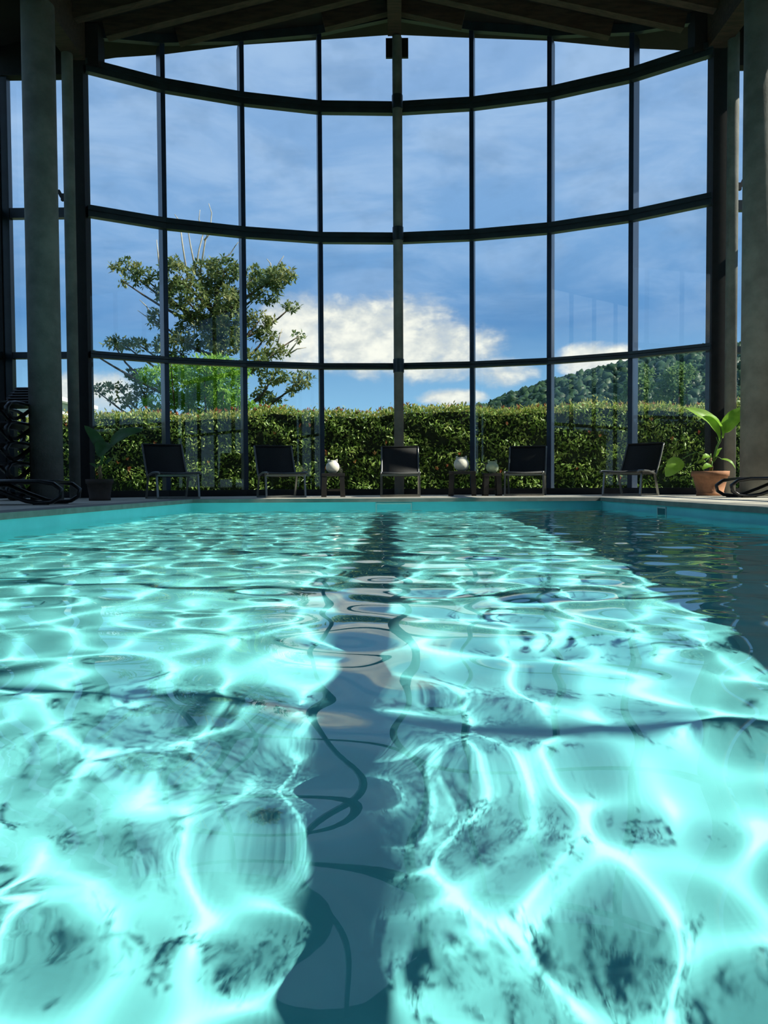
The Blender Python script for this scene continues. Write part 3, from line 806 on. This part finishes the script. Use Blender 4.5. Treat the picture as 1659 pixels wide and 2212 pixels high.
# mid-distance trees at the right
MY = 52.0
for (lst, lb) in [([(1375, 842, 30, 30), (1388, 815, 22, 22), (1365, 868, 30, 20)], 'rounded mid-green tree before the hill, left of three'),
                  ([(1455, 830, 34, 32), (1478, 806, 28, 18), (1450, 865, 40, 24)], 'tallest light-green tree before the hill, middle of three'),
                  ([(1535, 850, 22, 26), (1550, 820, 30, 26), (1545, 875, 26, 18)], 'mid-green tree before the hill, right of three, near the black post')]:
    c3 = cl(lst, MY, .8); bx = sum(c_[0] for c_ in c3) / 3
    t_o = empty('tree', (bx, MY, 0)); tag(t_o, lb, 'tree', 'trees in front of the hill')
    V, F = rosettes(c3, 42, 5, .30, .15); V = V - np.array([bx, 0, 0]); tag(npmesh('foliage', V, F, 'midtree', t_o), kind='stuff')
    MB().tube([(0, 0, -.1), (.1, 0, 2.5), (0, .1, 4.5), (.05, 0, 6.5)], [.24, .2, .14, .06], 8).build('trunk', 'bark', t_o, smooth=True)
    for (cx, cy_, cz, ra, rb) in c3:
        pts = branch_path((0, 0, 2.5), (cx - bx, cy_, cz), .1); k = len(pts)
        MB().tube(pts, [lerp(.09, .02, i / (k - 1)) for i in range(k)], 6).build('branch', 'bark', t_o, smooth=True)

# ------------------------------------------------------------------ wooded hill
rX = np.array([-60, -20, 0, 10, 17.5, 24, 32, 40, 44, 54, 67, 90, 130]); rZ = np.array([2, 7, 11, 13.5, 14.5, 16.8, 19.8, 21.6, 22.8, 24.8, 26.8, 30, 32])
def ridge(X): return np.interp(X, rX, rZ)
def terr(X, Y):
    t = np.clip((Y - 85) / 85, 0, 1); return ridge(X) * (t * t * (3 - 2 * t))
gx = np.linspace(-60, 130, 48); gy = np.concatenate([np.linspace(85, 172, 20), [200, 260]])
HX, HY = np.meshgrid(gx, gy); HZ = terr(HX, HY) - .2
ii = (np.arange(len(gy) - 1)[:, None] * len(gx) + np.arange(len(gx) - 1)[None, :]).ravel()
hill = npmesh('hill', np.stack([HX, HY, HZ], -1).reshape(-1, 3), np.stack([ii, ii + 1, ii + 1 + len(gx), ii + len(gx)], 1), 'hill', smooth=True)
tag(hill, 'wooded hillside rising to the right beyond the hedge', 'hill', kind='structure')
phi = (1 + 5 ** .5) / 2
import bmesh
bm = bmesh.new(); bmesh.ops.create_icosphere(bm, subdivisions=2, radius=1.0); bm.verts.ensure_lookup_table()
iv = np.array([v.co[:] for v in bm.verts]); jf = np.array([[v.index for v in f.verts] for f in bm.faces]); bm.free()
Vs, Fs, o, crowns = [], [], 0, []
for k in range(6500):
    X = rng.uniform(0, 120); Y = 172 - 80 * rng.uniform(0, 1) ** 1.5
    if X < 30 and Y < 120: continue
    r0 = rng.uniform(.65, 1.45)
    vv = iv * (1 + rng.uniform(-.36, .36, (len(iv), 1))) * np.array([r0, r0, r0 * rng.uniform(.9, 1.4)]) + np.array([X, Y, float(terr(X, Y)) + r0 * .5])
    Vs.append(vv); Fs.append(jf + o); o += len(iv); crowns.append((X, Y, float(terr(X, Y)) + r0 * .5, r0))
cr_ = np.repeat(np.array(crowns), 22, 0); uu = unit(len(cr_)); uu[:, 2] = np.abs(uu[:, 2]) - .25; uu[:, 1] -= .35
lc = cr_[:, :3] + uu * cr_[:, 3:4] * 1.08
lV, lF = leaves(lc, unit(len(lc)) + uu * .5, uu + unit(len(lc)) * .6, rng.uniform(.35, .75, len(lc)), rng.uniform(.25, .5, len(lc)))
Vs.append(lV); Fs.append(lF + o)
tag(npmesh('forest', np.concatenate(Vs), np.concatenate(Fs), 'forest'), 'dense dark-green forest covering the hillside', 'forest', kind='stuff')

# far white building seen between the left columns
bl = empty('house', (-20.5, 40, 0)); tag(bl, 'white flat-roofed house far behind the left columns', 'house')
MB().box(-3.2, 3.2, -2, 4, 0, 4.55).build('wall', 'white', bl); MB().box(-3.7, 3.7, -2.6, 4.4, 4.55, 4.75).build('roof', 'white', bl)
for wx in (-2.0, 0.2, 2.3):
    wi = MB().box(wx - .5, wx + .5, -2.06, -1.98, 1.0, 2.6).build('window', 'white', bl); MB().box(wx - .42, wx + .42, -2.075, -2.05, 1.08, 2.52).build('window_pane', 'winpane', wi)
